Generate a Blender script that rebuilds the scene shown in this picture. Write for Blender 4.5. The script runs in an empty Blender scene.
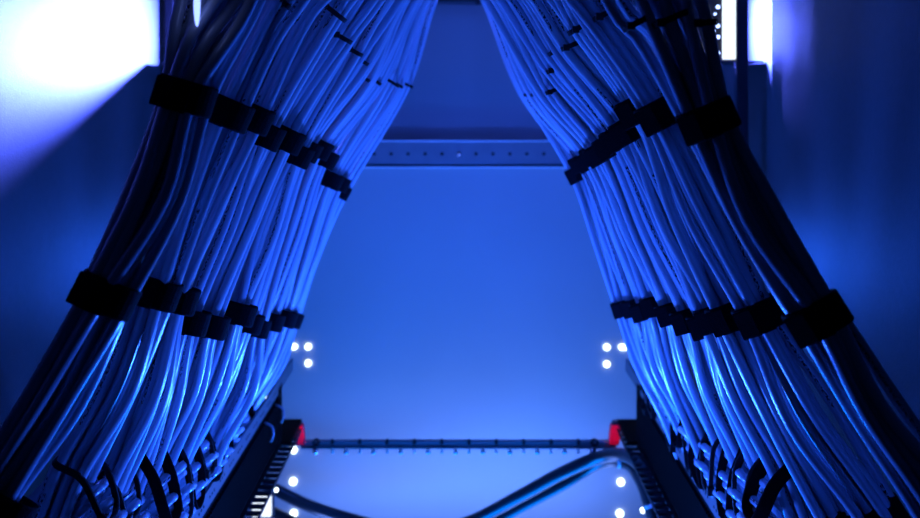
import bpy, bmesh, math, random
from mathutils import Vector, Matrix
random.seed(11)
PI = math.pi
F = 894.0; ZC = 0.75; CX = 460.0; HY = 100.0      # focal length in px, camera height, vanishing point
TOP = 1.16; FLOOR = 0.0; BACK = 1.45; SIDE = 0.365
col = bpy.context.scene.collection

def W(px, py, D):
    return Vector(((px - CX) / F * D, D, ZC + (HY - py) / F * D))

# ------------------------------------------------------------------ materials
def mat(name, color, rough=0.5, metal=0.0, noise=0.0, nscale=40.0, bump=0.0, bscale=300.0, spec=0.5, coat=0.0):
    m = bpy.data.materials.new(name); m.use_nodes = True
    nt = m.node_tree; b = nt.nodes['Principled BSDF']
    b.inputs['Base Color'].default_value = (*color, 1)
    b.inputs['Roughness'].default_value = rough
    b.inputs['Metallic'].default_value = metal
    b.inputs['Specular IOR Level'].default_value = spec
    b.inputs['Coat Weight'].default_value = coat
    tc = nt.nodes.new('ShaderNodeTexCoord')
    if noise > 0:
        n = nt.nodes.new('ShaderNodeTexNoise'); n.inputs['Scale'].default_value = nscale; n.inputs['Detail'].default_value = 4
        r = nt.nodes.new('ShaderNodeValToRGB')
        r.color_ramp.elements[0].position = .3; r.color_ramp.elements[1].position = .7
        r.color_ramp.elements[0].color = (*[c * (1 - noise) for c in color], 1)
        r.color_ramp.elements[1].color = (*[min(1, c * (1 + noise)) for c in color], 1)
        nt.links.new(tc.outputs['Object'], n.inputs['Vector']); nt.links.new(n.outputs['Fac'], r.inputs['Fac'])
        nt.links.new(r.outputs['Color'], b.inputs['Base Color'])
    if bump > 0:
        n2 = nt.nodes.new('ShaderNodeTexNoise'); n2.inputs['Scale'].default_value = bscale; n2.inputs['Detail'].default_value = 3
        bp = nt.nodes.new('ShaderNodeBump'); bp.inputs['Strength'].default_value = bump; bp.inputs['Distance'].default_value = 0.001
        nt.links.new(tc.outputs['Object'], n2.inputs['Vector']); nt.links.new(n2.outputs['Fac'], bp.inputs['Height'])
        nt.links.new(bp.outputs['Normal'], b.inputs['Normal'])
    return m

def emit(name, color, strength):
    m = bpy.data.materials.new(name); m.use_nodes = True
    nt = m.node_tree; nt.nodes.clear()
    e = nt.nodes.new('ShaderNodeEmission'); e.inputs['Color'].default_value = (*color, 1); e.inputs['Strength'].default_value = strength
    o = nt.nodes.new('ShaderNodeOutputMaterial'); nt.links.new(e.outputs[0], o.inputs[0])
    return m

def cable_mat(name, color, printed):
    m = mat(name, color, rough=.26, spec=.8, coat=.3)
    if printed:      # small worn dark lettering running along the jacket
        nt = m.node_tree; b = nt.nodes['Principled BSDF']
        uv = nt.nodes.new('ShaderNodeUVMap'); sep = nt.nodes.new('ShaderNodeSeparateXYZ')
        nt.links.new(uv.outputs['UV'], sep.inputs[0])
        def mth(op, a, bb=None, c=None):
            n = nt.nodes.new('ShaderNodeMath'); n.operation = op
            for i, v in enumerate((a, bb, c)):
                if v is None: continue
                if isinstance(v, (int, float)): n.inputs[i].default_value = v
                else: nt.links.new(v, n.inputs[i])
            return n.outputs[0]
        d = mth('ABSOLUTE', mth('SUBTRACT', sep.outputs['Y'], .56))
        band = mth('LESS_THAN', d, .045)
        mp = nt.nodes.new('ShaderNodeMapping'); mp.inputs['Scale'].default_value = (520, 22, 1)
        nt.links.new(uv.outputs['UV'], mp.inputs['Vector'])
        n1 = nt.nodes.new('ShaderNodeTexNoise'); n1.inputs['Scale'].default_value = 1.0; n1.inputs['Detail'].default_value = 1
        nt.links.new(mp.outputs[0], n1.inputs['Vector'])
        marks = mth('GREATER_THAN', n1.outputs['Fac'], .5)
        mp2 = nt.nodes.new('ShaderNodeMapping'); mp2.inputs['Scale'].default_value = (16, .01, 1)
        nt.links.new(uv.outputs['UV'], mp2.inputs['Vector'])
        n2 = nt.nodes.new('ShaderNodeTexNoise'); n2.inputs['Scale'].default_value = 1.0
        nt.links.new(mp2.outputs[0], n2.inputs['Vector'])
        words = mth('GREATER_THAN', n2.outputs['Fac'], .47)
        fac = mth('MULTIPLY', mth('MULTIPLY', band, marks), words)
        mx = nt.nodes.new('ShaderNodeMix'); mx.data_type = 'RGBA'
        mx.inputs['A'].default_value = (*color, 1); mx.inputs['B'].default_value = (.01, .012, .02, 1)
        nt.links.new(fac, mx.inputs['Factor']); nt.links.new(mx.outputs['Result'], b.inputs['Base Color'])
    return m

M = {}
M['wall'] = mat('cabinet_paint', (.05, .052, .057), rough=.6, spec=.2, noise=.06, nscale=120, bump=.25, bscale=700)
M['upper'] = mat('upper_back_paint', (.24, .25, .27), rough=.55, noise=.03, nscale=6)
M['edge'] = mat('painted_highlight', (.85, .87, .9), rough=.35)  # near-white tone that paints in highlights on edges and bolts
M['back'] = mat('back_panel_paint', (.42, .43, .45), rough=.55, noise=.03, nscale=6, bump=.05, bscale=500)
M['rail'] = mat('zinc_rail', (.25, .26, .29), rough=.4, metal=.3, noise=.08, nscale=30)
M['steel'] = mat('bright_steel', (.8, .82, .85), rough=.2, metal=1)
M['dsteel'] = mat('dark_steel', (.035, .04, .05), rough=.4, metal=.3, spec=.3)
M['bar'] = mat('crossbar_steel', (.22, .24, .28), rough=.45)
M['strip'] = mat('grey_lacing_strip', (.10, .11, .13), rough=.4, metal=.2, noise=.1, nscale=60)
M['black'] = mat('black_panel', (.003, .003, .004), rough=.7, spec=.04)
M['post'] = mat('black_post', (.012, .013, .017), rough=.5, spec=.3)
M['velcro'] = mat('black_velcro', (.004, .004, .006), rough=.95, bump=.8, bscale=1500, spec=.08)
M['zip'] = mat('black_zip_tie', (.005, .005, .007), rough=.6, spec=.2)
M['red'] = mat('red_clip', (.75, .015, .06), rough=.4)
M['bcable'] = mat('black_power_cable', (.02, .022, .03), rough=.28, spec=.7)
M['wtie'] = mat('white_cable_tie', (.8, .82, .85), rough=.4)
M['led'] = emit('white_led', (.75, .92, 1), 5.0)
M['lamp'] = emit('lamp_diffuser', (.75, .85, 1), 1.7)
M['chip'] = emit('blue_led_chip', (.35, .5, 1), 5.0)
CM = []
for k, c in enumerate([(.42, .47, .56), (.48, .54, .62), (.38, .44, .54), (.44, .48, .58)]):
    CM.append((cable_mat('cable_jacket_%s' % 'abcd'[k], c, False), cable_mat('cable_jacket_printed_%s' % 'abcd'[k], c, True)))

# ------------------------------------------------------------------ helpers
def link(name, bm, m, parent=None, smooth=False):
    me = bpy.data.meshes.new(name)
    bmesh.ops.recalc_face_normals(bm, faces=bm.faces)
    bm.to_mesh(me); bm.free()
    if smooth:
        for p in me.polygons: p.use_smooth = True
    me.materials.append(m)
    o = bpy.data.objects.new(name, me); col.objects.link(o)
    if parent: o.parent = parent
    return o

def center(o):
    """move a world-space mesh's origin to its middle"""
    me = o.data; n = len(me.vertices)
    c = sum((v.co for v in me.vertices), Vector()) / n
    me.transform(Matrix.Translation(-c)); o.location = c
    return o

def empty(name, loc=(0, 0, 0)):
    o = bpy.data.objects.new(name, None); col.objects.link(o); o.location = loc; o.empty_display_size = .02
    return o

def tag(o, label, cat, group=None):
    o['label'] = label; o['category'] = cat
    if group: o['group'] = group
    return o

def rel(bm, loc):
    bmesh.ops.translate(bm, verts=bm.verts, vec=-Vector(loc)); return bm

def box(bm, x0, x1, y0, y1, z0, z1, bev=0.0):
    r = bmesh.ops.create_cube(bm, size=1)
    vs = r['verts']
    for v in vs:
        v.co = Vector(((x0 + x1) / 2 + v.co.x * (x1 - x0), (y0 + y1) / 2 + v.co.y * (y1 - y0), (z0 + z1) / 2 + v.co.z * (z1 - z0)))
    if bev > 0:
        es = list({e for v in vs for e in v.link_edges})
        bmesh.ops.bevel(bm, geom=es, offset=bev, segments=2, affect='EDGES', profile=.6)
    return bm

def cyl(bm, p, q, r, seg=12):
    p, q = Vector(p), Vector(q); d = q - p
    rot = Vector((0, 0, 1)).rotation_difference(d.normalized()).to_matrix().to_4x4()
    bmesh.ops.create_cone(bm, cap_ends=True, segments=seg, radius1=r, radius2=r, depth=d.length,
                          matrix=Matrix.Translation((p + q) / 2) @ rot)
    return bm

def spline(pts, step=0.012):
    """centripetal Catmull-Rom through pts"""
    P = [pts[0] * 2 - pts[1]] + list(pts) + [pts[-1] * 2 - pts[-2]]
    out = []
    for i in range(1, len(P) - 2):
        p0, p1, p2, p3 = P[i - 1], P[i], P[i + 1], P[i + 2]
        t0 = 0; t1 = t0 + max(1e-5, (p1 - p0).length ** .5); t2 = t1 + max(1e-5, (p2 - p1).length ** .5); t3 = t2 + max(1e-5, (p3 - p2).length ** .5)
        n = max(2, int((p2 - p1).length / step))
        for k in range(n):
            t = t1 + (t2 - t1) * k / n
            A1 = p0 * ((t1 - t) / (t1 - t0)) + p1 * ((t - t0) / (t1 - t0))
            A2 = p1 * ((t2 - t) / (t2 - t1)) + p2 * ((t - t1) / (t2 - t1))
            A3 = p2 * ((t3 - t) / (t3 - t2)) + p3 * ((t - t2) / (t3 - t2))
            B1 = A1 * ((t2 - t) / (t2 - t0)) + A2 * ((t - t0) / (t2 - t0))
            B2 = A2 * ((t3 - t) / (t3 - t1)) + A3 * ((t - t1) / (t3 - t1))
            out.append(B1 * ((t2 - t) / (t2 - t1)) + B2 * ((t - t1) / (t2 - t1)))
    out.append(P[-2].copy())
    return out

def tube(bm, pts, r, seg=12, round_end=False):
    uvl = bm.loops.layers.uv.verify()
    n = len(pts); tan = []
    for i in range(n):
        d = pts[min(n - 1, i + 1)] - pts[max(0, i - 1)]
        tan.append(d.normalized())
    ref = Vector((0, -1, 0))
    rings = []; L = 0; Ls = []
    nrm = (ref - tan[0] * ref.dot(tan[0])).normalized()
    for i in range(n):
        nrm = nrm - tan[i] * nrm.dot(tan[i])
        if nrm.length < 1e-4: nrm = tan[i].orthogonal()
        nrm.normalize()
        bi = tan[i].cross(nrm)
        if i: L += (pts[i] - pts[i - 1]).length
        Ls.append(L)
        rings.append([bm.verts.new(pts[i] + (nrm * math.cos(2 * PI * k / seg) + bi * math.sin(2 * PI * k / seg)) * r) for k in range(seg)])
    for i in range(n - 1):
        for k in range(seg):
            k2 = (k + 1) % seg
            f = bm.faces.new((rings[i][k], rings[i][k2], rings[i + 1][k2], rings[i + 1][k]))
            f.smooth = True
            uvs = [(Ls[i], ((k / seg) + .5) % 1.0), (Ls[i], ((k / seg) + .5) % 1.0 + 1 / seg), (Ls[i + 1], ((k / seg) + .5) % 1.0 + 1 / seg), (Ls[i + 1], ((k / seg) + .5) % 1.0)]
            for lp, u in zip(f.loops, uvs): lp[uvl].uv = u
    bm.faces.new(rings[0][::-1]); bm.faces.new(rings[-1])
    return bm

def make_tube(name, pts, r, m, parent=None, seg=12, step=.012):
    bm = bmesh.new(); tube(bm, spline(pts, step), r, seg)
    me = bpy.data.meshes.new(name); bm.to_mesh(me); bm.free(); me.materials.append(m)
    o = bpy.data.objects.new(name, me); col.objects.link(o)
    if parent: o.parent = parent
    return o

def ribbon_loop(bm, pts, wdir, width, th, closed=True):
    """flat band swept along pts; wdir is its width direction"""
    n = len(pts); rings = []
    for i in range(n):
        if closed: d = pts[(i + 1) % n] - pts[i - 1]
        else: d = pts[min(n - 1, i + 1)] - pts[max(0, i - 1)]
        d.normalize()
        w = (wdir - d * wdir.dot(d)).normalized()
        o = w.cross(d).normalized()
        p = pts[i]; h = width / 2; t = th / 2; e = h * .9
        rings.append([bm.verts.new(p + w * a + o * b) for a, b in ((-h, -t * .3), (-e, -t), (e, -t), (h, -t * .3), (h, t * .3), (e, t), (-e, t), (-h, t * .3))])
    m = n if closed else n - 1
    for i in range(m):
        a, b = rings[i], rings[(i + 1) % n]
        for k in range(8): bm.faces.new((a[k], a[(k + 1) % 8], b[(k + 1) % 8], b[k]))
    if not closed:
        bm.faces.new(rings[0][::-1]); bm.faces.new(rings[-1])
    return bm

def strap(c, axis, a, b, width, th, name, m, tail=True, label='', cat='strap', group=None, rot=0.0):
    """hook-and-loop wrap round a bundle: centre, bundle direction, half sizes"""
    dep = (Vector(c) - Vector((0, -.2, ZC))).normalized(); axis = (axis - dep * axis.dot(dep)).normalized()
    lat = axis.cross(dep).normalized()
    pts = []
    for k in range(28):
        t = 2 * PI * k / 28
        cs, sn = math.cos(t), math.sin(t)
        e = .82
        pts.append(lat * a * math.copysign(abs(cs) ** e, cs) + dep * b * math.copysign(abs(sn) ** e, sn))
    bm = bmesh.new(); ribbon_loop(bm, pts, axis, width, th)
    o = link(name, bm, m, smooth=False)
    o.location = c
    tag(o, label, cat, group)
    if tail:
        s = 1 if lat.x > 0 else -1
        bm = bmesh.new()
        t0 = [lat * (a * (.55 - .35 * k / 5)) * s * -1 + dep * (-b - th * 1.1) + axis * .0006 for k in range(6)]
        t0 = [lat * (a * (-.2 + 1.25 * k / 6)) * (-s) - dep * (b * (1 - .42 * max(0, k - 3) / 3) + th * 1.15) + axis * .0008 for k in range(7)]
        ribbon_loop(bm, t0, axis, width * .96, th, closed=False)
        link('loose_end', bm, m, o)
    elif m is M['zip']:
        bm = bmesh.new(); q = -dep * (b + .001) + lat * a * .5
        bmesh.ops.create_cube(bm, size=1, matrix=Matrix.Translation(q) @ Matrix.Diagonal((.004, .003, .004, 1)))
        link('lock_head', bm, m, o)
    return o

def pack(n, r):
    pts = []
    if n <= 4: base = [(-1, 0), (1, 0), (0, 1.7), (0, -1.7)][:n]
    else:
        base = []
        for i in range(-4, 5):
            for j in range(-4, 5):
                base.append((2 * i + j, j * 1.732))
        base.sort(key=lambda p: p[0] ** 2 + p[1] ** 2 + .01 * p[0])
        base = base[:n]
    return [(x * r * .95, y * r * .95) for x, y in base]

# ------------------------------------------------------------------ the cabinet shell
def struct(name, bm, m):
    o = link(name, bm, m); o['kind'] = 'structure'; return o
T_ = .02
bm = bmesh.new(); box(bm, -SIDE - T_, -SIDE, .28, BACK + T_, FLOOR, TOP); struct('wall_left', bm, M['wall'])
bm = bmesh.new(); box(bm, SIDE, SIDE + T_, .28, BACK + T_, FLOOR, TOP); struct('wall_right', bm, M['wall'])
bm = bmesh.new(); box(bm, -SIDE - T_, SIDE + T_, .28, BACK + T_, FLOOR - T_, FLOOR); struct('floor', bm, M['wall'])
bm = bmesh.new(); box(bm, -SIDE - T_, SIDE + T_, .28, BACK + T_, TOP, TOP + T_); struct('ceiling', bm, M['wall'])
bm = bmesh.new(); box(bm, -SIDE, SIDE, BACK, BACK + T_, FLOOR, TOP); struct('wall_back', bm, M['upper'])
# large lower back panel with a rolled top lip, standing a little proud of the wall
yb = BACK - .012
zt = W(0, 167, yb).z
bm = bmesh.new(); box(bm, -SIDE, SIDE, yb, BACK, FLOOR, zt, .001)
box(bm, -SIDE, SIDE, yb - .005, yb + .002, zt - .0045, zt + .0006, .0008)
o = struct('trim_1', bm, M['back'])
bm = bmesh.new(); box(bm, -SIDE, SIDE, yb - .0065, yb - .0045, zt - .0016, zt + .0010, .0003); struct('trim_2', bm, M['edge'])  # pale line painting the highlight along the panel lip
# perforated horizontal rail between the two back panels
y2 = BACK - .02
z1 = W(0, 141, y2).z; z0 = W(0, 166, y2).z
e = empty('perforated_rail', (0, y2, z0))
bm = bmesh.new(); box(bm, -SIDE + .002, SIDE - .002, y2 + .004, BACK - .0005, z0 + .003, z1, .001)
box(bm, -SIDE + .002, SIDE - .002, y2 - .004, y2 + .006, z1 - .003, z1 + .001, .0008)
link('rail_face', rel(bm, e.location), M['rail'], e)
bm = bmesh.new(); box(bm, -SIDE + .002, SIDE - .002, y2 - .0055, y2 - .004, z1 - .001, z1 + .0012, .0003)
link('highlight_edge', rel(bm, e.location), M['edge'], e)  # highlight along the rail top put into the colour
zh = W(0, 154, y2).z
for k in range(-7, 8):
    if k == 0: continue
    x = W(459 + 17 * k, 154, y2).x
    bm = bmesh.new(); cyl(bm, (x, y2 + .0028, zh), (x, y2 + .006, zh), .0026); link('hole', rel(bm, e.location), M['black'], e)
bm = bmesh.new(); x = W(459, 154, y2).x
bmesh.ops.create_uvsphere(bm, u_segments=12, v_segments=8, radius=.0032, matrix=Matrix.Translation((x, y2 + .002, zh)))
link('screw', rel(bm, e.location), M['steel'], e)
tag(e, 'perforated metal rail running across the upper back panel', 'rail')
# dark tray edge at the very top
bm = bmesh.new(); zt2 = W(0, 1.5, 1.40).z
e = empty('top_tray', (0, 1.40, zt2))
box(bm, -SIDE + .002, SIDE - .002, 1.40, BACK - .001, zt2, zt2 + .03, .001); link('tray_body', rel(bm, e.location), M['dsteel'], e)
bm = bmesh.new(); p = W(478, 3, 1.39); cyl(bm, p + Vector((0, 0, -.003)), p + Vector((0, 0, .008)), .004); link('screw', rel(bm, e.location), M['dsteel'], e)
tag(e, 'dark steel tray edge along the top of the back wall', 'tray')

# ------------------------------------------------------------------ bundles
def lerp(a, b, t): return a + (b - a) * t
RC = .0032
# ties at the foot of each bundle: (A, m, E, wide, D)
LT = [((55, 463), (82, 480), (104, 520), 1.4, .52), ((100, 477), (117, 490), (128, 520), 1.2, .56), ((138, 450), (154, 480), (168, 522), 4, .60),
      ((152, 445), (172, 467), (184, 518), 1.1, .655), ((169, 441), (187, 468), (194, 508), 3.2, .69), ((178, 428), (197, 445), (207, 474), 1.5, .75),
      ((205, 428), (213, 450), (214, 480), 3, .80), ((212, 424), (218, 440), (220, 470), 1.2, .84), ((224, 414), (230, 432), (231, 450), 3, .88),
      ((228, 408), (235, 416), (238, 424), 1.6, .92), ((243, 396), (251, 409), (252, 424), 3.2, .97), ((262, 391), (263, 397), (261, 404), 2.4, 1.04)]
RT = [((800, 456), (775, 485), (757, 522), 5, .60), ((771, 447), (750, 475), (744, 520), 1.4, .65), ((746, 440), (733, 478), (729, 520), 3.6, .685),
      ((731, 428), (714, 448), (710, 490), 1.6, .74), ((709, 432), (700, 463), (703, 488), 3.4, .78), ((703, 417), (693, 432), (692, 472), 1.5, .82),
      ((685, 408), (681, 430), (679, 447), 3.4, .87), ((679, 407), (672, 420), (672, 448), 1.5, .90), ((667, 396), (665, 408), (663, 420), 3, .95),
      ((659, 388), (653, 400), (653, 415), 1.6, 1.0), ((645, 390), (650, 400), (646, 412), 1.4, 1.05)]
# bundles: U, T, top0, L, F centres; D at U/T, L, F; number of cables; foot tie index (None = off frame)
LB = [dict(U=(186, 96), T=(206, 35), Z=(222, 0), L=(107, 295), F=(-8, 495), D=(.45, .43, .47), n=13, tie=None, sp=1.6, E=(40, 740)),
      dict(U=(225, 111), T=(264, 35), Z=(292, -6), L=(153, 291), F=(66, 474), D=(.50, .50, .535), n=10, tie=0),
      dict(U=(248, 115), T=(300, 6), Z=(326, -34), L=(173, 297), F=(110, 484), D=(.54, .54, .575), n=8, tie=1),
      dict(U=(261, 132), T=(332, 11), Z=(358, -30), L=(186, 320), F=(146, 462), D=(.59, .59, .62), n=8, tie=2),
      dict(U=(283, 137), T=(343, 38), Z=(367, 0), L=(207, 324), F=(163, 455), D=(.63, .63, .67), n=8, tie=3),
      dict(U=(293, 152), T=(355, 52), Z=(384, 0), L=(236, 312), F=(180, 452), D=(.68, .68, .715), n=8, tie=4),
      dict(U=(303, 147), T=(363, 62), Z=(393, 0), L=(245, 321), F=(190, 438), D=(.73, .74, .77), n=8, tie=5),
      dict(U=(315, 146), T=(367, 77), Z=(402, 0), L=(253, 326), F=(210, 440), D=(.78, .79, .815), n=8, tie=6),
      dict(U=(322, 156), T=(376, 80), Z=(410, 0), L=(268, 320), F=(217, 430), D=(.83, .84, .85), n=8, tie=7),
      dict(U=(328, 178), T=(388, 79), Z=(415, 0), L=(282, 317), F=(228, 422), D=(.89, .90, .90), n=8, tie=8),
      dict(U=(336, 181), T=(396, 83), Z=(422, 0), L=(289, 318), F=(234, 414), D=(.96, .97, .95), n=8, tie=9),
      dict(U=(341, 191), T=(405, 84), Z=(428, 0), L=(292, 320), F=(249, 404), D=(1.03, 1.04, 1.0), n=6, tie=10)]
RB = [dict(U=(708, 120), T=(668, 22), Z=(654, 0), L=(817, 317), F=(935, 498), D=(.45, .43, .46), n=13, tie=None, sp=1.75, E=(960, 760)),
      dict(U=(664, 111), T=(604, 15), Z=(577, -24), L=(762, 314), F=(880, 512), D=(.50, .50, .51), n=10, tie=None, sp=1.1, E=(835, 700)),
      dict(U=(641, 106), T=(582, 26), Z=(556, -18), L=(733, 314), F=(842, 518), D=(.54, .54, .55), n=8, tie=None, E=(800, 640)),
      dict(U=(633, 126), T=(570, 46), Z=(543, 0), L=(719, 315), F=(790, 468), D=(.585, .585, .61), n=8, tie=0),
      dict(U=(622, 134), T=(557, 50), Z=(528, 0), L=(710, 322), F=(762, 458), D=(.63, .625, .66), n=8, tie=1),
      dict(U=(614, 142), T=(555, 69), Z=(518, 0), L=(692, 318), F=(741, 455), D=(.66, .655, .70), n=8, tie=2),
      dict(U=(603, 150), T=(553, 90), Z=(510, 0), L=(675, 311), F=(723, 438), D=(.72, .71, .75), n=8, tie=3),
      dict(U=(598, 150), T=(547, 90), Z=(504, 0), L=(659, 304), F=(705, 443), D=(.76, .75, .79), n=8, tie=4),
      dict(U=(591, 158), T=(538, 93), Z=(498, 0), L=(647, 309), F=(698, 425), D=(.82, .81, .83), n=8, tie=5),
      dict(U=(584, 160), T=(531, 93), Z=(497, 0), L=(637, 306), F=(683, 418), D=(.89, .87, .88), n=8, tie=6),
      dict(U=(580, 172), T=(526, 86), Z=(493, 0), L=(626, 307), F=(676, 413), D=(.95, .94, .92), n=8, tie=7),
      dict(U=(582, 170), T=(525, 92), Z=(491, 0), L=(630, 308), F=(664, 402), D=(1.02, 1.01, .98), n=6, tie=8)]
ORD = ['first', 'second', 'third', 'fourth', 'fifth', 'sixth', 'seventh', 'eighth', 'ninth', 'tenth', 'eleventh', 'twelfth']
UW_L = [28, 15.5, 12, 12, 13, 10, 8.5, 8.5, 8, 8, 7.5, 7.5]

ncab = 0
def build_side(B, TI, s, side):
    """s = -1 left, +1 right"""
    global ncab
    for i, b in enumerate(B):
        DU, DL, DF = b['D']; n = b['n']; sp = b.get('sp', 1.25)
        offs = pack(n, RC)
        rad = (max(math.hypot(*o) for o in offs) + RC) * (.9 if n > 10 else .94)
        P2 = {k: Vector((*b[k], 0)) for k in 'UTZLF'}
        keys = [('Z', DU * 1.02, sp * 1.15), ('T', DU * 1.01, sp if 'sp' in b else 1.0), ('U', DU, 1.0), ('M', (DU + DL) / 2, 1.0 if i == 0 else 1.2), ('L', DL, 1.0), ('K', (DL + DF) / 2, 1.05 if i == 0 else 1.4), ('F', DF, 1.0 if i == 0 else 1.25)]
        P2['M'] = (P2['U'] + P2['L']) / 2 + Vector((-s * (9 if i == 0 else -2), 0, 0))
        P2['K'] = (P2['L'] + P2['F']) / 2 + Vector((-s * 5, 0, 0))
        # centreline tangents for the frames
        C = {k: W(P2[k].x, P2[k].y, D) for k, D, _ in keys}
        names = [k for k, _, _ in keys]
        fr = {}
        for q, k in enumerate(names):
            a = C[names[max(0, q - 1)]]; c = C[names[min(len(names) - 1, q + 1)]]
            t = (c - a).normalized(); dep = (C[k] - Vector((0, 0, ZC))).normalized(); t = (t - dep * t.dot(dep)).normalized()
            fr[k] = (t, t.cross(dep).normalized(), dep)
        th0 = random.uniform(0, PI)
        DE = None
        if b['tie'] is not None:
            A, m_, E, wd, DT = TI[b['tie']]
            A, m_, E = Vector((*A, 0)), Vector((*m_, 0)), Vector((*E, 0))
        sc = .62 / DF
        lead = None
        for j, (ox, oy) in enumerate(offs):
            ca, sa = math.cos(th0), math.sin(th0)
            x, y = ox * ca - oy * sa, ox * sa + oy * ca
            pts = []
            z = C['Z']; t = fr['Z'][0]
            tw = 0
            for k, D, spd in keys:
                jx = random.uniform(-.35, .35) * RC; jy = random.uniform(-.35, .35) * RC
                if k in 'MK':
                    jx *= 3.2; jy *= 2
                if k == 'Z': jx *= 2; jy *= 2
                tw_ = {'Z': -.5, 'T': -.3, 'U': 0, 'M': .25, 'L': .4, 'K': .6, 'F': .7}[k] * (1 if i % 2 else -1)
                c2, s2 = math.cos(tw_), math.sin(tw_)
                xx, yy = x * c2 - y * s2, x * s2 + y * c2
                if k == 'F' : xx *= 1.1; yy *= .8
                pts.append(C[k] + fr[k][1] * (xx * spd + jx) + fr[k][2] * (yy * (spd if spd < 1.5 else 1.1) + jy))
            # above the frame: rise to the ceiling
            p0 = pts[0]
            up = (C['Z'] - C['U']).normalized()
            a1 = p0 + up * .05; a2 = Vector((a1.x - s * .012 + (a1.x - C['Z'].x) * .1, a1.y, a1.z + .09)); a3 = Vector((a2.x, a2.y, TOP))
            pts = [a3, a2, a1] + pts
            # below the ties: swing round and come back to the panel as a ladder of tails
            f = (j + .5) / n
            if b['tie'] is not None:
                if f < .5: lp = A.lerp(m_, f * 2)
                else: lp = m_.lerp(E, f * 2 - 1)
                P = lp + Vector((-s * 5 * sc, 6 * sc, 0)) + Vector((-s * 4 * sc * (1 if j % 2 else -.8), 0, 0))
                lim = .6455 * (P.y - HY) + 4 + 3 * sc
                if abs(P.x - CX) < lim: P.x = CX + s * lim
                Q = P + Vector((s * 62 * sc, 66 * sc, 0))
                DP = DF + .003
                F1 = pts[-1]
                d = Vector((s * 24 * sc, 62 * sc, 0))
                fx = (F1.x / F1.y * F + CX) + d.x; fy = HY - (F1.z - ZC) / F1.y * F + d.y
                turn = W(fx, fy, F1.y + .004)
                bot = W(fx + s * 22 * sc, fy + 42 * sc, F1.y + .018)
                pts += [turn, bot, W(Q.x + s * 20 * sc, Q.y + 22 * sc, DP + .022), W(Q.x, Q.y, DP + .014), W(P.x, P.y, DP), W(P.x - s * 7 * sc, P.y - 6 * sc, DP + .012), W(P.x - s * 9 * sc, P.y - 7 * sc, DP + .03)]
            else:
                E_ = b['E']; F1 = pts[-1]
                fx = (F1.x / F1.y * F + CX); fy = HY - (F1.z - ZC) / F1.y * F
                pts += [W(fx + s * 50, fy + 90, F1.y + .01), W(fx + s * 55, fy + 180, F1.y + .03), W(E_[0] + s * 25, E_[1] - 40 + 14 * j, F1.y + .05), W(E_[0], E_[1] - 60 + 14 * j, F1.y + .055)]
            prn = random.random() < .22
            m = random.choice(CM)[1 if prn else 0]
            o = make_tube('network_cable', pts, RC, m, seg=12, step=.009)
            lab = 'glossy round network cable in the %s bundle from the camera, %s curtain of cables' % (ORD[i], side)
            tag(o, lab, 'cable', 'cables of the %s bundle on the %s' % (ORD[i], side))
            ncab += 1
        # straps
        for row, k, D in (('upper', 'U', DU), ('lower', 'L', DL)):
            t = fr[k][0]
            o = strap(C[k], t, rad * 1.0 + .0015, rad * 1.0 + .0015, .0158, .0016, 'hook_and_loop_strap', M['velcro'], tail=True,
                      label='black hook-and-loop strap, %s row, around the %s bundle from the camera, %s side' % (row, ORD[i], side))
    for i, (A, m_, E, wd, D) in enumerate(TI):
        for b in B:
            if b['tie'] == i: D = b['D'][2] - .0135
        A, m_, E = W(*A, D), W(*m_, D - .002), W(*E, D + .004)
        dep = Vector((0, .024, 0))
        A2, M2, E2 = A + dep + Vector((-s * .002, 0, -.002)), m_ + dep * 1.1 + (E - A) * .1, E + dep * .8
        ctl = [E2, M2, A2, A, m_, E]
        P = ctl
        pts = []
        loopc = P + P[:3]
        # closed Catmull-Rom
        n = len(P)
        for q in range(n):
            p0, p1, p2, p3 = P[q - 1], P[q], P[(q + 1) % n], P[(q + 2) % n]
            for w in range(6):
                t = w / 6
                pts.append(.5 * ((2 * p1) + (p2 - p0) * t + (2 * p0 - 5 * p1 + 4 * p2 - p3) * t * t + (3 * p1 - p0 - 3 * p2 + p3) * t ** 3))
        c = (A + E) / 2
        d = (E - A).normalized()
        w = Vector((-s * d.z * 1, 0, 0)); w = d.cross(Vector((0, 1, 0))).normalized()
        wide = wd > 2.5
        width = (.0052 + .0017 * (wd - 2.4)) if wide else (.0032 + .0006 * (wd > 1.3))
        bm = bmesh.new(); ribbon_loop(bm, [p - c for p in pts], w, width, .0014 if wide else .0018)
        o = link('lacing_strap' if wide else 'zip_tie', bm, M['velcro'] if wide else M['zip'])
        o.location = c
        if not wide:
            bm = bmesh.new(); q = E - c
            box(bm, q.x - .003, q.x + .003, q.y - .004, q.y + .001, q.z - .0035, q.z + .0035, .0008)
            link('lock_head', bm, M['zip'], o)
        kind = 'wide black fabric lacing strap' if wide else 'thin black zip tie'
        tag(o, '%s on cable tails at the %s patch panel, %s from camera' % (kind, side, ORD[i]), 'strap' if wide else 'cable tie')

build_side(LB, LT, -1, 'left')
build_side(RB, RT, 1, 'right')

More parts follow.
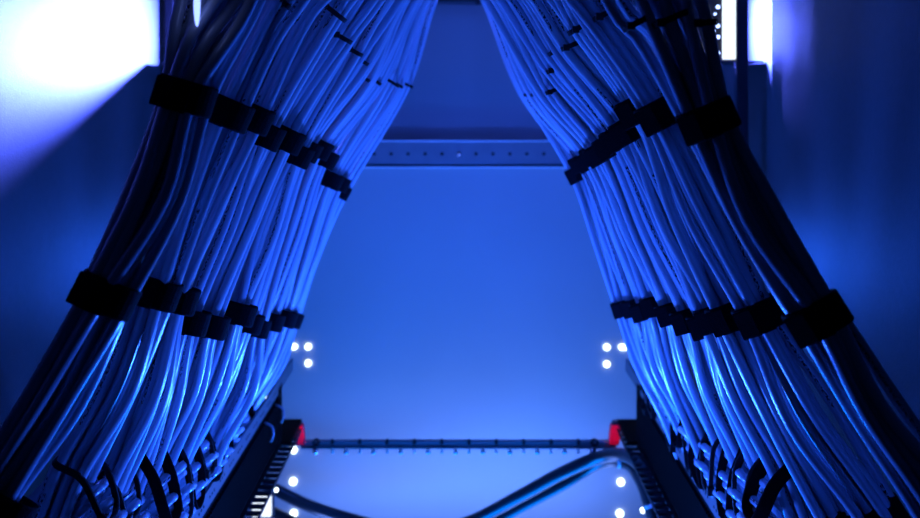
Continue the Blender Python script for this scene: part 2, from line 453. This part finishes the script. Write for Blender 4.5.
# thin ties near the top of the frame: end points and depth
TL = [(298, -1, 311, 9, .55), (278, -3, 290, 8, .505), (320, 1, 344, 20, .585), (334, 33, 350, 42, .625), (348, 48, 361, 55, .675), (358, 58, 367, 64, .73), (359, 73, 369, 81, .78),
      (369, 76, 380, 84, .83), (382, 76, 398, 86, .89), (391, 80, 402, 87, .96), (399, 81, 412, 87, 1.03)]
TR = [(692, 24, 714, 22, .45), (651, 27, 688, 11, .45), (625, 29, 648, 17, .455), (595, 19, 613, 10, .50), (570, 33, 594, 19, .54), (563, 49, 577, 43, .585), (550, 54, 563, 46, .63),
      (548, 72, 562, 66, .665), (547, 93, 560, 88, .72), (541, 92, 553, 87, .765), (532, 95, 544, 91, .82), (525, 95, 537, 91, .885)]
for side, TT in (('left', TL), ('right', TR)):
    for i, (x0, y0, x1, y1, D) in enumerate(TT):
        a = W(x0, y0, D); b_ = W(x1, y1, D); d = b_ - a
        ax = Vector((-d.z, 0, d.x)).normalized() if side == 'left' else Vector((-d.z, 0, d.x)).normalized()
        h = d.length / 2 + .0008
        strap((a + b_) / 2, ax, h, min(max(h, .0093), .0125), .0032, .0014, 'zip_tie', M['zip'], tail=False,
              label='thin black zip tie high on the %s curtain of cables, %s from the camera' % (side, ORD[i]), cat='cable tie')

# foot straps of the near bundles
def bdir(b): return W(*b['F'], b['D'][2]) - W(*b['L'], b['D'][1])
for b, p, D, h, nm in ((LB[0], (4, 510), .468, .0145, 'at the bottom left corner'), (RB[1], (882, 516), .512, .0125, 'around the second bundle at the bottom right corner'),
                       (RB[2], (845, 522), .552, .0112, 'around the third bundle at the bottom right edge')):
    o = strap(W(*p, D), bdir(b), h, h, .0158, .0016, 'hook_and_loop_strap', M['velcro'], label='black hook-and-loop strap %s of the cables' % nm)

# ------------------------------------------------------------------ patch panels, rails, crossbar
for s, side, XS in ((-1, 'left', .224), (1, 'right', .222)):
    zS = ZC - .36; zB = ZC - .428
    x = s * XS
    e = empty('patch_panel', (x, .9, zB))
    L = e.location
    # black face towards the middle, with fine ridges
    bm = bmesh.new()
    xa, xb = sorted((x + s * .002, x + s * .03)); box(bm, xa, xb, .42, 1.13, zB, zS - .001, .001)
    link('panel_body', rel(bm, L), M['black'], e)
    bm = bmesh.new()
    xa, xb = sorted((x - s * .0015, x + s * .003))
    k = .45
    while k < 1.12:
        box(bm, xa, xb, k, k + .0022, zB + .008, zS - .010); k += .006
    o = link('bristle_row', rel(bm, L), M['black'], e)
    # grey lacing strip with slots
    bm = bmesh.new()
    xa, xb = sorted((x, x + s * .0025)); box(bm, xa, xb, .42, 1.20, zS - .001, zS + .013, .0006)
    xa, xb = sorted((x, x + s * .004)); box(bm, xa, xb, .42, 1.20, zS - .003, zS + .0, .0004)
    link('lacing_strip', rel(bm, L), M['strip'], e)
    bm = bmesh.new(); k = .46
    xa, xb = sorted((x - s * .0003, x + s * .001))
    while k < 1.11:
        for q in range(3): box(bm, xa, xb, k + q * .007, k + q * .007 + .002, zS + .0035, zS + .0055)
        k += .034
    link('slot_row', rel(bm, L), M['black'], e)
    # rear flange/upstand at the far end
    bm = bmesh.new(); xa, xb = sorted((x, x + s * .004)); box(bm, xa, xb, 1.10, 1.125, zB, zS + .004, .0005)
    xa, xb = sorted((x - s * .012, x + s * .045)); box(bm, xa, xb, 1.12, 1.20, zB - .004, zB, .0006)
    link('end_bracket', rel(bm, L), M['black'], e)
    for q in range(2 if s < 0 else 0):
        yq = 1.02 + q * .06
        bm = bmesh.new(); tube(bm, spline([Vector((x - s * .001, yq, zS - .008)), Vector((x - s * .009, yq, zS - .012)), Vector((x - s * .011, yq, zS - .022)), Vector((x - s * .008, yq, zS - .03))], .003), .0014, 8)
        link('hook', rel(bm, L), M['rail'], e)
    tag(e, 'black patch panel with grey lacing strip running away along the %s side' % side, 'patch panel')
    # slotted rack rail
    e = empty('rack_rail', (x, .9, ZC - .4376)); L = e.location
    zr = ZC - .4376; XR = .2105 if s < 0 else .208
    xi, xo = s * XR, s * (XR + .016)
    def bx(bm, a, b, *r, **k):
        a, b = sorted((a, b)); box(bm, a, b, *r, **k)
    bm = bmesh.new()
    bx(bm, xi, xi + s * .0016, .42, 1.2, zr - .0025, zr + .001)
    bx(bm, xo, xo + s * .02, .42, 1.2, zr - .0025, zr + .001)
    k = .42
    while k < 1.2:
        bx(bm, xi, xo, k, k + .0065, zr - .0022, zr + .0008); k += .0159
    bx(bm, xo + s * .018, xo + s * .02, .42, 1.2, zr - .03, zr)
    link('slotted_flange', rel(bm, L), M['dsteel'], e)
    tag(e, 'dark rack rail with a long row of slots below the %s patch panel' % side, 'rail')

# crossbar between the rails
yc = 1.2
e = empty('crossbar', W(460, 443, yc)); L = e.location.copy()
a = W(304, 443.5, yc); b_ = W(613, 443.5, yc)
bm = bmesh.new(); box(bm, a.x - .004, b_.x + .004, yc - .003, yc + .006, a.z - .0035, a.z + .0035, .0008)
link('bar', rel(bm, L), M['bar'], e)
bm = bmesh.new(); box(bm, a.x - .004, b_.x + .004, yc - .0045, yc - .002, a.z - .006, a.z - .0034, .0004)
link('lower_lip', rel(bm, L), M['rail'], e)
k = 0
px = 333.0
while px < 600:
    p = W(px, 442, yc)
    bm = bmesh.new(); cyl(bm, p + Vector((0, -.004, -.001)), p + Vector((0, -.004, .004)), .0026, 10); cyl(bm, p + Vector((0, -.004, .004)), p + Vector((0, -.004, .0055)), .0017, 10)
    link('stud', rel(bm, L), M['dsteel'], e); px += 27.2
px = 333.0; k = 0
while px < 600:
    p = W(px, 451, yc); r = .0022 if k % 2 == 0 else .0034
    bm = bmesh.new(); bmesh.ops.create_uvsphere(bm, u_segments=12, v_segments=8, radius=r, matrix=Matrix.Translation(p + Vector((0, -.004, 0))))
    cyl(bm, p + Vector((0, -.004, 0)), p + Vector((0, -.004, .006)), .0012, 8)
    link('bolt', rel(bm, L), M['edge'], e, smooth=True); px += 13.6; k += 1  # white colour imitates the glints under the bar
for px in (317, 594):
    p = W(px, 441, yc)
    bm = bmesh.new()
    ring = [p + Vector((math.cos(t) * .0042, -.005, math.sin(t) * .0042)) for t in [2 * PI * q / 20 for q in range(20)]]
    ribbon_loop(bm, ring, Vector((0, 1, 0)), .003, .0022); link('ring_bolt', rel(bm, L), M['dsteel'], e)
    p = W(px - 1, 450, yc); bm = bmesh.new(); bmesh.ops.create_uvsphere(bm, u_segments=12, v_segments=8, radius=.004, matrix=Matrix.Translation(p + Vector((0, -.004, 0)))); link('bolt', rel(bm, L), M['steel'], e, smooth=True)
tag(e, 'thin dark crossbar with a row of bolts spanning between the two red clips', 'bar')

for side, px, s in (('left', 300, -1), ('right', 614, 1)):
    p = W(px, 444, yc - .006); e = empty('red_clip', p)
    bm = bmesh.new()
    w = .0072; h = .027
    vs = []
    for (yy) in (-.006, .006):
        for (xx, zz) in ((-w * .85, 0), (w * .85, 0), (w, h * .25), (w * .7, h * .9), (w * .55, h), (-w * 1.0 if s < 0 else -w, h), (-w, h * .4)):
            vs.append(bm.verts.new((xx * (1 if s < 0 else -1), yy, zz)))
    n = 7
    bm.faces.new(vs[:n]); bm.faces.new(vs[n:][::-1])
    for q in range(n): bm.faces.new((vs[q], vs[(q + 1) % n], vs[n + (q + 1) % n], vs[n + q]))
    bmesh.ops.bevel(bm, geom=list(bm.edges), offset=.0008, segments=2, affect='EDGES')
    link('clip_body', bm, M['red'], e)
    bm = bmesh.new(); cyl(bm, (s * .002, 0, h), (s * .002, 0, h + .004), .005, 14); link('screw', bm, M['dsteel'], e)
    tag(e, 'small red plastic clip at the %s end of the crossbar' % side, 'clip')

# lit holes / indicator lights on the back panel
def led(px, py, D, r, label, w=0, m='led'):
    p = W(px, py, D)
    bm = bmesh.new()
    if w: 
        seg = 10; vs = []
        for dy in (0, .003):
            row = []
            for q in range(seg + 1):
                t = -PI / 2 + PI * q / seg; row.append(bm.verts.new((w + math.cos(t) * r, dy, math.sin(t) * r)))
            for q in range(seg + 1):
                t = PI / 2 + PI * q / seg; row.append(bm.verts.new((-w + math.cos(t) * r, dy, math.sin(t) * r)))
            vs.append(row)
        n = len(vs[0]); bm.faces.new(vs[0]); bm.faces.new(vs[1][::-1])
        for q in range(n): bm.faces.new((vs[0][q], vs[0][(q + 1) % n], vs[1][(q + 1) % n], vs[1][q]))
    else:
        cyl(bm, (0, 0, 0), (0, .003, 0), r, 20)
    o = link('light_spot', bm, M[m]); o.location = p
    tag(o, label, 'light')
yl = yb - .0032
led(308, 347, yl, .0046, 'round white light on the back panel, left side, upper of the pair')
led(308, 363.5, yl, .0046, 'round white light on the back panel, left side, lower of the pair')
led(292, 347, yl, .004, 'small oblong white light beside the left cables', w=.004)
led(607, 347.5, yl, .0046, 'round white light on the back panel, right side, upper of the pair')
led(607, 364.5, yl, .0046, 'round white light on the back panel, right side, lower of the pair')
led(624, 347.5, yl, .004, 'small oblong white light beside the right cables', w=.004)
led(293.5, 450.5, yl, .005, 'round white light just under the left red clip')
led(293, 482, yl, .0054, 'round white light below the left end of the crossbar, middle of three')
led(293.5, 514, yl, .0054, 'round white light at the bottom edge beside the left rack rail')
led(621, 482.5, yl, .0054, 'round white light below the right end of the crossbar')
led(620, 514, yl, .0054, 'round white light at the bottom edge beside the right black cables')
led(275, 407, 1.21, .0019, 'tiny white light above the left red clip')
led(640, 408.5, 1.21, .0019, 'tiny white light above the right red clip')
led(276, 490.5, 1.22, .0024, 'tiny white light beside the slots of the left rack rail')
led(643, 511, 1.1, .0030, 'tiny white light against the bent black cables at bottom right')
led(267.5, 399, 1.06, .0028, 'bright white light behind the far end of the left lacing strip')
# glowing block standing in for a floor lamp reflection behind the left rail
e = empty('lamp_reflection', W(262, 518, 1.25))
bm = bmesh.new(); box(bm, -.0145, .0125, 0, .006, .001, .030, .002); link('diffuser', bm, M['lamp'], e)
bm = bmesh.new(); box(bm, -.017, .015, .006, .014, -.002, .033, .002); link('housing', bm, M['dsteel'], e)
tag(e, 'small square glowing block imitating a lamp reflection behind the left rack rail', 'lamp')

# thick black cables looping low across the back panel
def bcable(pts, r, label):
    o = make_tube('power_cable', [W(*p) for p in pts], r, M['bcable'], seg=16, step=.01)
    tag(o, label, 'cable'); return o
bcable([(190, 440, 1.34), (240, 466, 1.33), (275, 489, 1.32), (310, 506, 1.31), (350, 519, 1.30), (400, 530, 1.28), (460, 525, 1.25), (520, 496, 1.22), (560, 474, 1.20), (595, 459, 1.18), (622, 455, 1.14), (643, 468, 1.08), (657, 497, 1.02), (672, 535, .95), (690, 610, .88)], .0085,
       'thick black cable sagging across the bottom and bending down at the right clip')
bcable([(200, 475, 1.36), (250, 500, 1.35), (290, 520, 1.33), (350, 545, 1.30), (430, 550, 1.27), (480, 530, 1.25), (530, 503, 1.23), (565, 484, 1.215), (597, 464.5, 1.20), (624, 463, 1.155), (640, 480, 1.09), (650, 508, 1.03), (660, 545, .96), (676, 620, .89)], .0075,
       'thick black cable running just beneath the other one along the bottom')
for (px, py, D, dx, dz, h, lb) in ((619, 458, 1.15, 1, .15, .016, 'white cable tie around the black cables by the right red clip'), (655, 503, 1.015, .45, -1, .0165, 'white cable tie around the black cables at the bottom right')):
    strap(W(px, py, D), Vector((dx, -.6, dz)), h * .75, h, .0042, .0014, 'cable_tie', M['wtie'], tail=False, label=lb, cat='cable tie')
    
# ------------------------------------------------------------------ posts and strip lamps
LCOL = (.035, .15, 1.0)
for side, s, x0, x1, yp in (('left', -1, 165, 173, 1.085), ('right', 1, 736.5, 748.5, 1.05)):
    a = W(x0, 0, yp).x; b_ = W(x1, 0, yp).x
    e = empty('rack_post', ((a + b_) / 2, yp, FLOOR)); L = e.location
    bm = bmesh.new(); box(bm, a, b_, yp, yp + .012, FLOOR, TOP, .001)
    link('post_body', rel(bm, L), M['post'], e)
    tag(e, 'black upright rack post against the bright %s side wall' % side, 'post')
    # strip lamp next to the post
    if s > 0: yl_ = 1.052; la, lb_ = W(723.5, 0, yl_).x, W(736, 0, yl_).x
    else: yl_ = 1.112; la, lb_ = -.226, -.214
    zl = ZC + .048
    e = empty('strip_lamp', ((la + lb_) / 2, yl_, zl)); L = e.location
    bm = bmesh.new(); box(bm, la, lb_, yl_, yl_ + .006, zl, TOP - .001, .001); link('diffuser', rel(bm, L), M['lamp'], e)
    bm = bmesh.new(); box(bm, la, lb_ + .001, yl_ + .007, yl_ + .012, zl - .002, TOP, .001); link('housing', rel(bm, L), M['dsteel'], e)
    for q, (dx, yy) in enumerate(((-4, 7), (-7, 14), (-7, 22), (-4, 26), (-8, 31), (-4, 37), (-8, 41), (-4, 53), (-5, -6), (-8, -14))):
        if s < 0: break
        p = W(722 + dx, yy, yl_ - .003)
        bm = bmesh.new(); bmesh.ops.create_uvsphere(bm, u_segments=10, v_segments=6, radius=.0022 if dx > -6 else .0014, matrix=Matrix.Translation(p)); link('led_chip', rel(bm, L), M['chip'], e)
    tag(e, 'glowing white vertical strip lamp beside the %s rack post' % side, 'lamp')
bm = bmesh.new(); bmesh.ops.create_uvsphere(bm, u_segments=14, v_segments=12, radius=1, matrix=Matrix.Diagonal((.0016, .0016, .012, 1)))
o = link('light_spot', bm, emit('lamp_sliver_glow', (.2, .3, 1), 3), smooth=True); o.location = W(197, 2, .433); tag(o, 'slim white glow standing in for the strip lamp behind the near cables at top left', 'light')  # glowing sliver added for the strip lamp seen through a cable gap

# ------------------------------------------------------------------ lights
def light(kind, name, loc, energy, color, size=.02, size_y=None, target=None, spot=None, blend=.5):
    d = bpy.data.lights.new(name, kind); d.energy = energy; d.color = color
    if kind == 'AREA':
        d.shape = 'RECTANGLE' if size_y else 'SQUARE'; d.size = size
        if size_y: d.size_y = size_y
    else: d.shadow_soft_size = size
    if kind == 'SPOT': d.spot_size = math.radians(spot); d.spot_blend = blend
    o = bpy.data.objects.new(name, d); col.objects.link(o); o.location = loc
    if target is not None:
        o.rotation_euler = (Vector(target) - Vector(loc)).to_track_quat('-Z', 'Y').to_euler()
    return o
BLUE = (.0, .175, 1.0); LOW = (.015, .115, 1.0); CAB = (.022, .115, 1.0); VIO = (.15, .29, 1.0); HOT = (.08, .12, 1.0)
# wall glow from the strip lamps, with a plate added under each to cut its light
for side, s_, xa, xb, ye, ze in (('left', -1, .20, .35, 1.05, .043), ('right', 1, .24, .362, 1.065, .046)):
    e = empty('light_cutoff_plate', (s_ * (xa + xb) / 2, ye, ZC + ze)); a, b_ = sorted((s_ * xa, s_ * xb))
    bm = bmesh.new(); box(bm, a, b_, ye, ye + .07, ZC + ze - .0012, ZC + ze, .0003); link('plate', rel(bm, e.location), M['post'], e)
    bm = bmesh.new(); box(bm, a, b_, ye, ye + .003, ZC + ze - .0015, ZC + ze + .0008, .0003); link('lip', rel(bm, e.location), M['post'], e)
    if s_ > 0:
        bm = bmesh.new(); box(bm, .24, .312, 1.06, 1.0615, ZC + ze, TOP); link('light_blocker', rel(bm, e.location), M['post'], e)  # hidden upright sheet added to block lamp light on the inner side
    tag(e, 'dark plate added under the %s strip lamp to cut its light' % side, 'plate')
def strip_light(name, x, y, z0, z1, w_, energy, target):
    light('AREA', name, (x, y, ZC + (z0 + z1) / 2), energy, HOT, w_, z1 - z0, target=target).data.spread = math.radians(95)
strip_light('left_lamp_light', -.22, 1.10, .047, .062, .010, 27, (-.365, .93, ZC + .085))
strip_light('right_lamp_light_a', .27, 1.10, .055, .125, .004, 15, (.365, 1.06, ZC + .09))
strip_light('right_lamp_light_b', .325, 1.10, .055, .12, .002, .14, (.365, 1.03, ZC + .09))
strip_light('right_lamp_light_c', .331, 1.10, .055, .12, .002, .15, (.365, 1.0, ZC + .09))
# lower side lamps behind the curtains
for s_, nm in ((-1, 'left_low_light'), (1, 'right_low_light')):
    light('SPOT', nm, (s_ * .25, 1.10, ZC - .20), 4.2, LOW, .02, target=(s_ * .365, .97, ZC - .20), spot=80, blend=1)
for px, s_ in ((298, -1), (614, 1)):
    p = W(px, 434, 1.19)
    light('SPOT', 'clip_fill_light', p + Vector((-s_ * .02, -.10, .05)), .35, (1, .08, .3), .004, target=p, spot=15, blend=.6)  # unseen red spot added so the clip reads as red
# unseen floor and ceiling lights, plus added fill for back panel and cables
light('AREA', 'floor_light', (0, 1.12, .06), 3.7, BLUE, .40, .12, target=(0, 1.2, 1.2))
light('AREA', 'back_wash_light', (0, 1.28, .07), 1.6, VIO, .5, .05, target=(0, 1.45, .35))
light('AREA', 'cable_fill_light', (0, .90, .27), 5.0, CAB, .07, .07, target=(0, .86, 1.0))
light('AREA', 'front_fill_light', (0, .62, .33), 2.2, CAB, .06, .06, target=(0, .70, 1.0))
light('AREA', 'ceiling_light', (0, .88, TOP - .06), 5.0, CAB, .08, .08, target=(0, .85, 0))

w = bpy.data.worlds.new('World'); bpy.context.scene.world = w; w.use_nodes = True
w.node_tree.nodes['Background'].inputs['Color'].default_value = (.002, .01, .06, 1)
w.node_tree.nodes['Background'].inputs['Strength'].default_value = .15

# ------------------------------------------------------------------ camera
cd = bpy.data.cameras.new('Camera'); cam = bpy.data.objects.new('Camera', cd); col.objects.link(cam)
cam.location = (0, 0, ZC); cam.rotation_euler = (PI / 2, 0, 0)
cd.sensor_width = 36; cd.lens = F * 36 / 920; cd.shift_y = -(259 - HY) / 920
cd.clip_start = .01
cd.dof.use_dof = True; cd.dof.focus_distance = .58; cd.dof.aperture_fstop = 9
sc = bpy.context.scene; sc.camera = cam
sc.view_settings.view_transform = 'Standard'; sc.view_settings.look = 'None'
sc.view_settings.exposure = 0; sc.view_settings.gamma = 1; sc.view_settings.use_curve_mapping = False
print('cables', ncab)
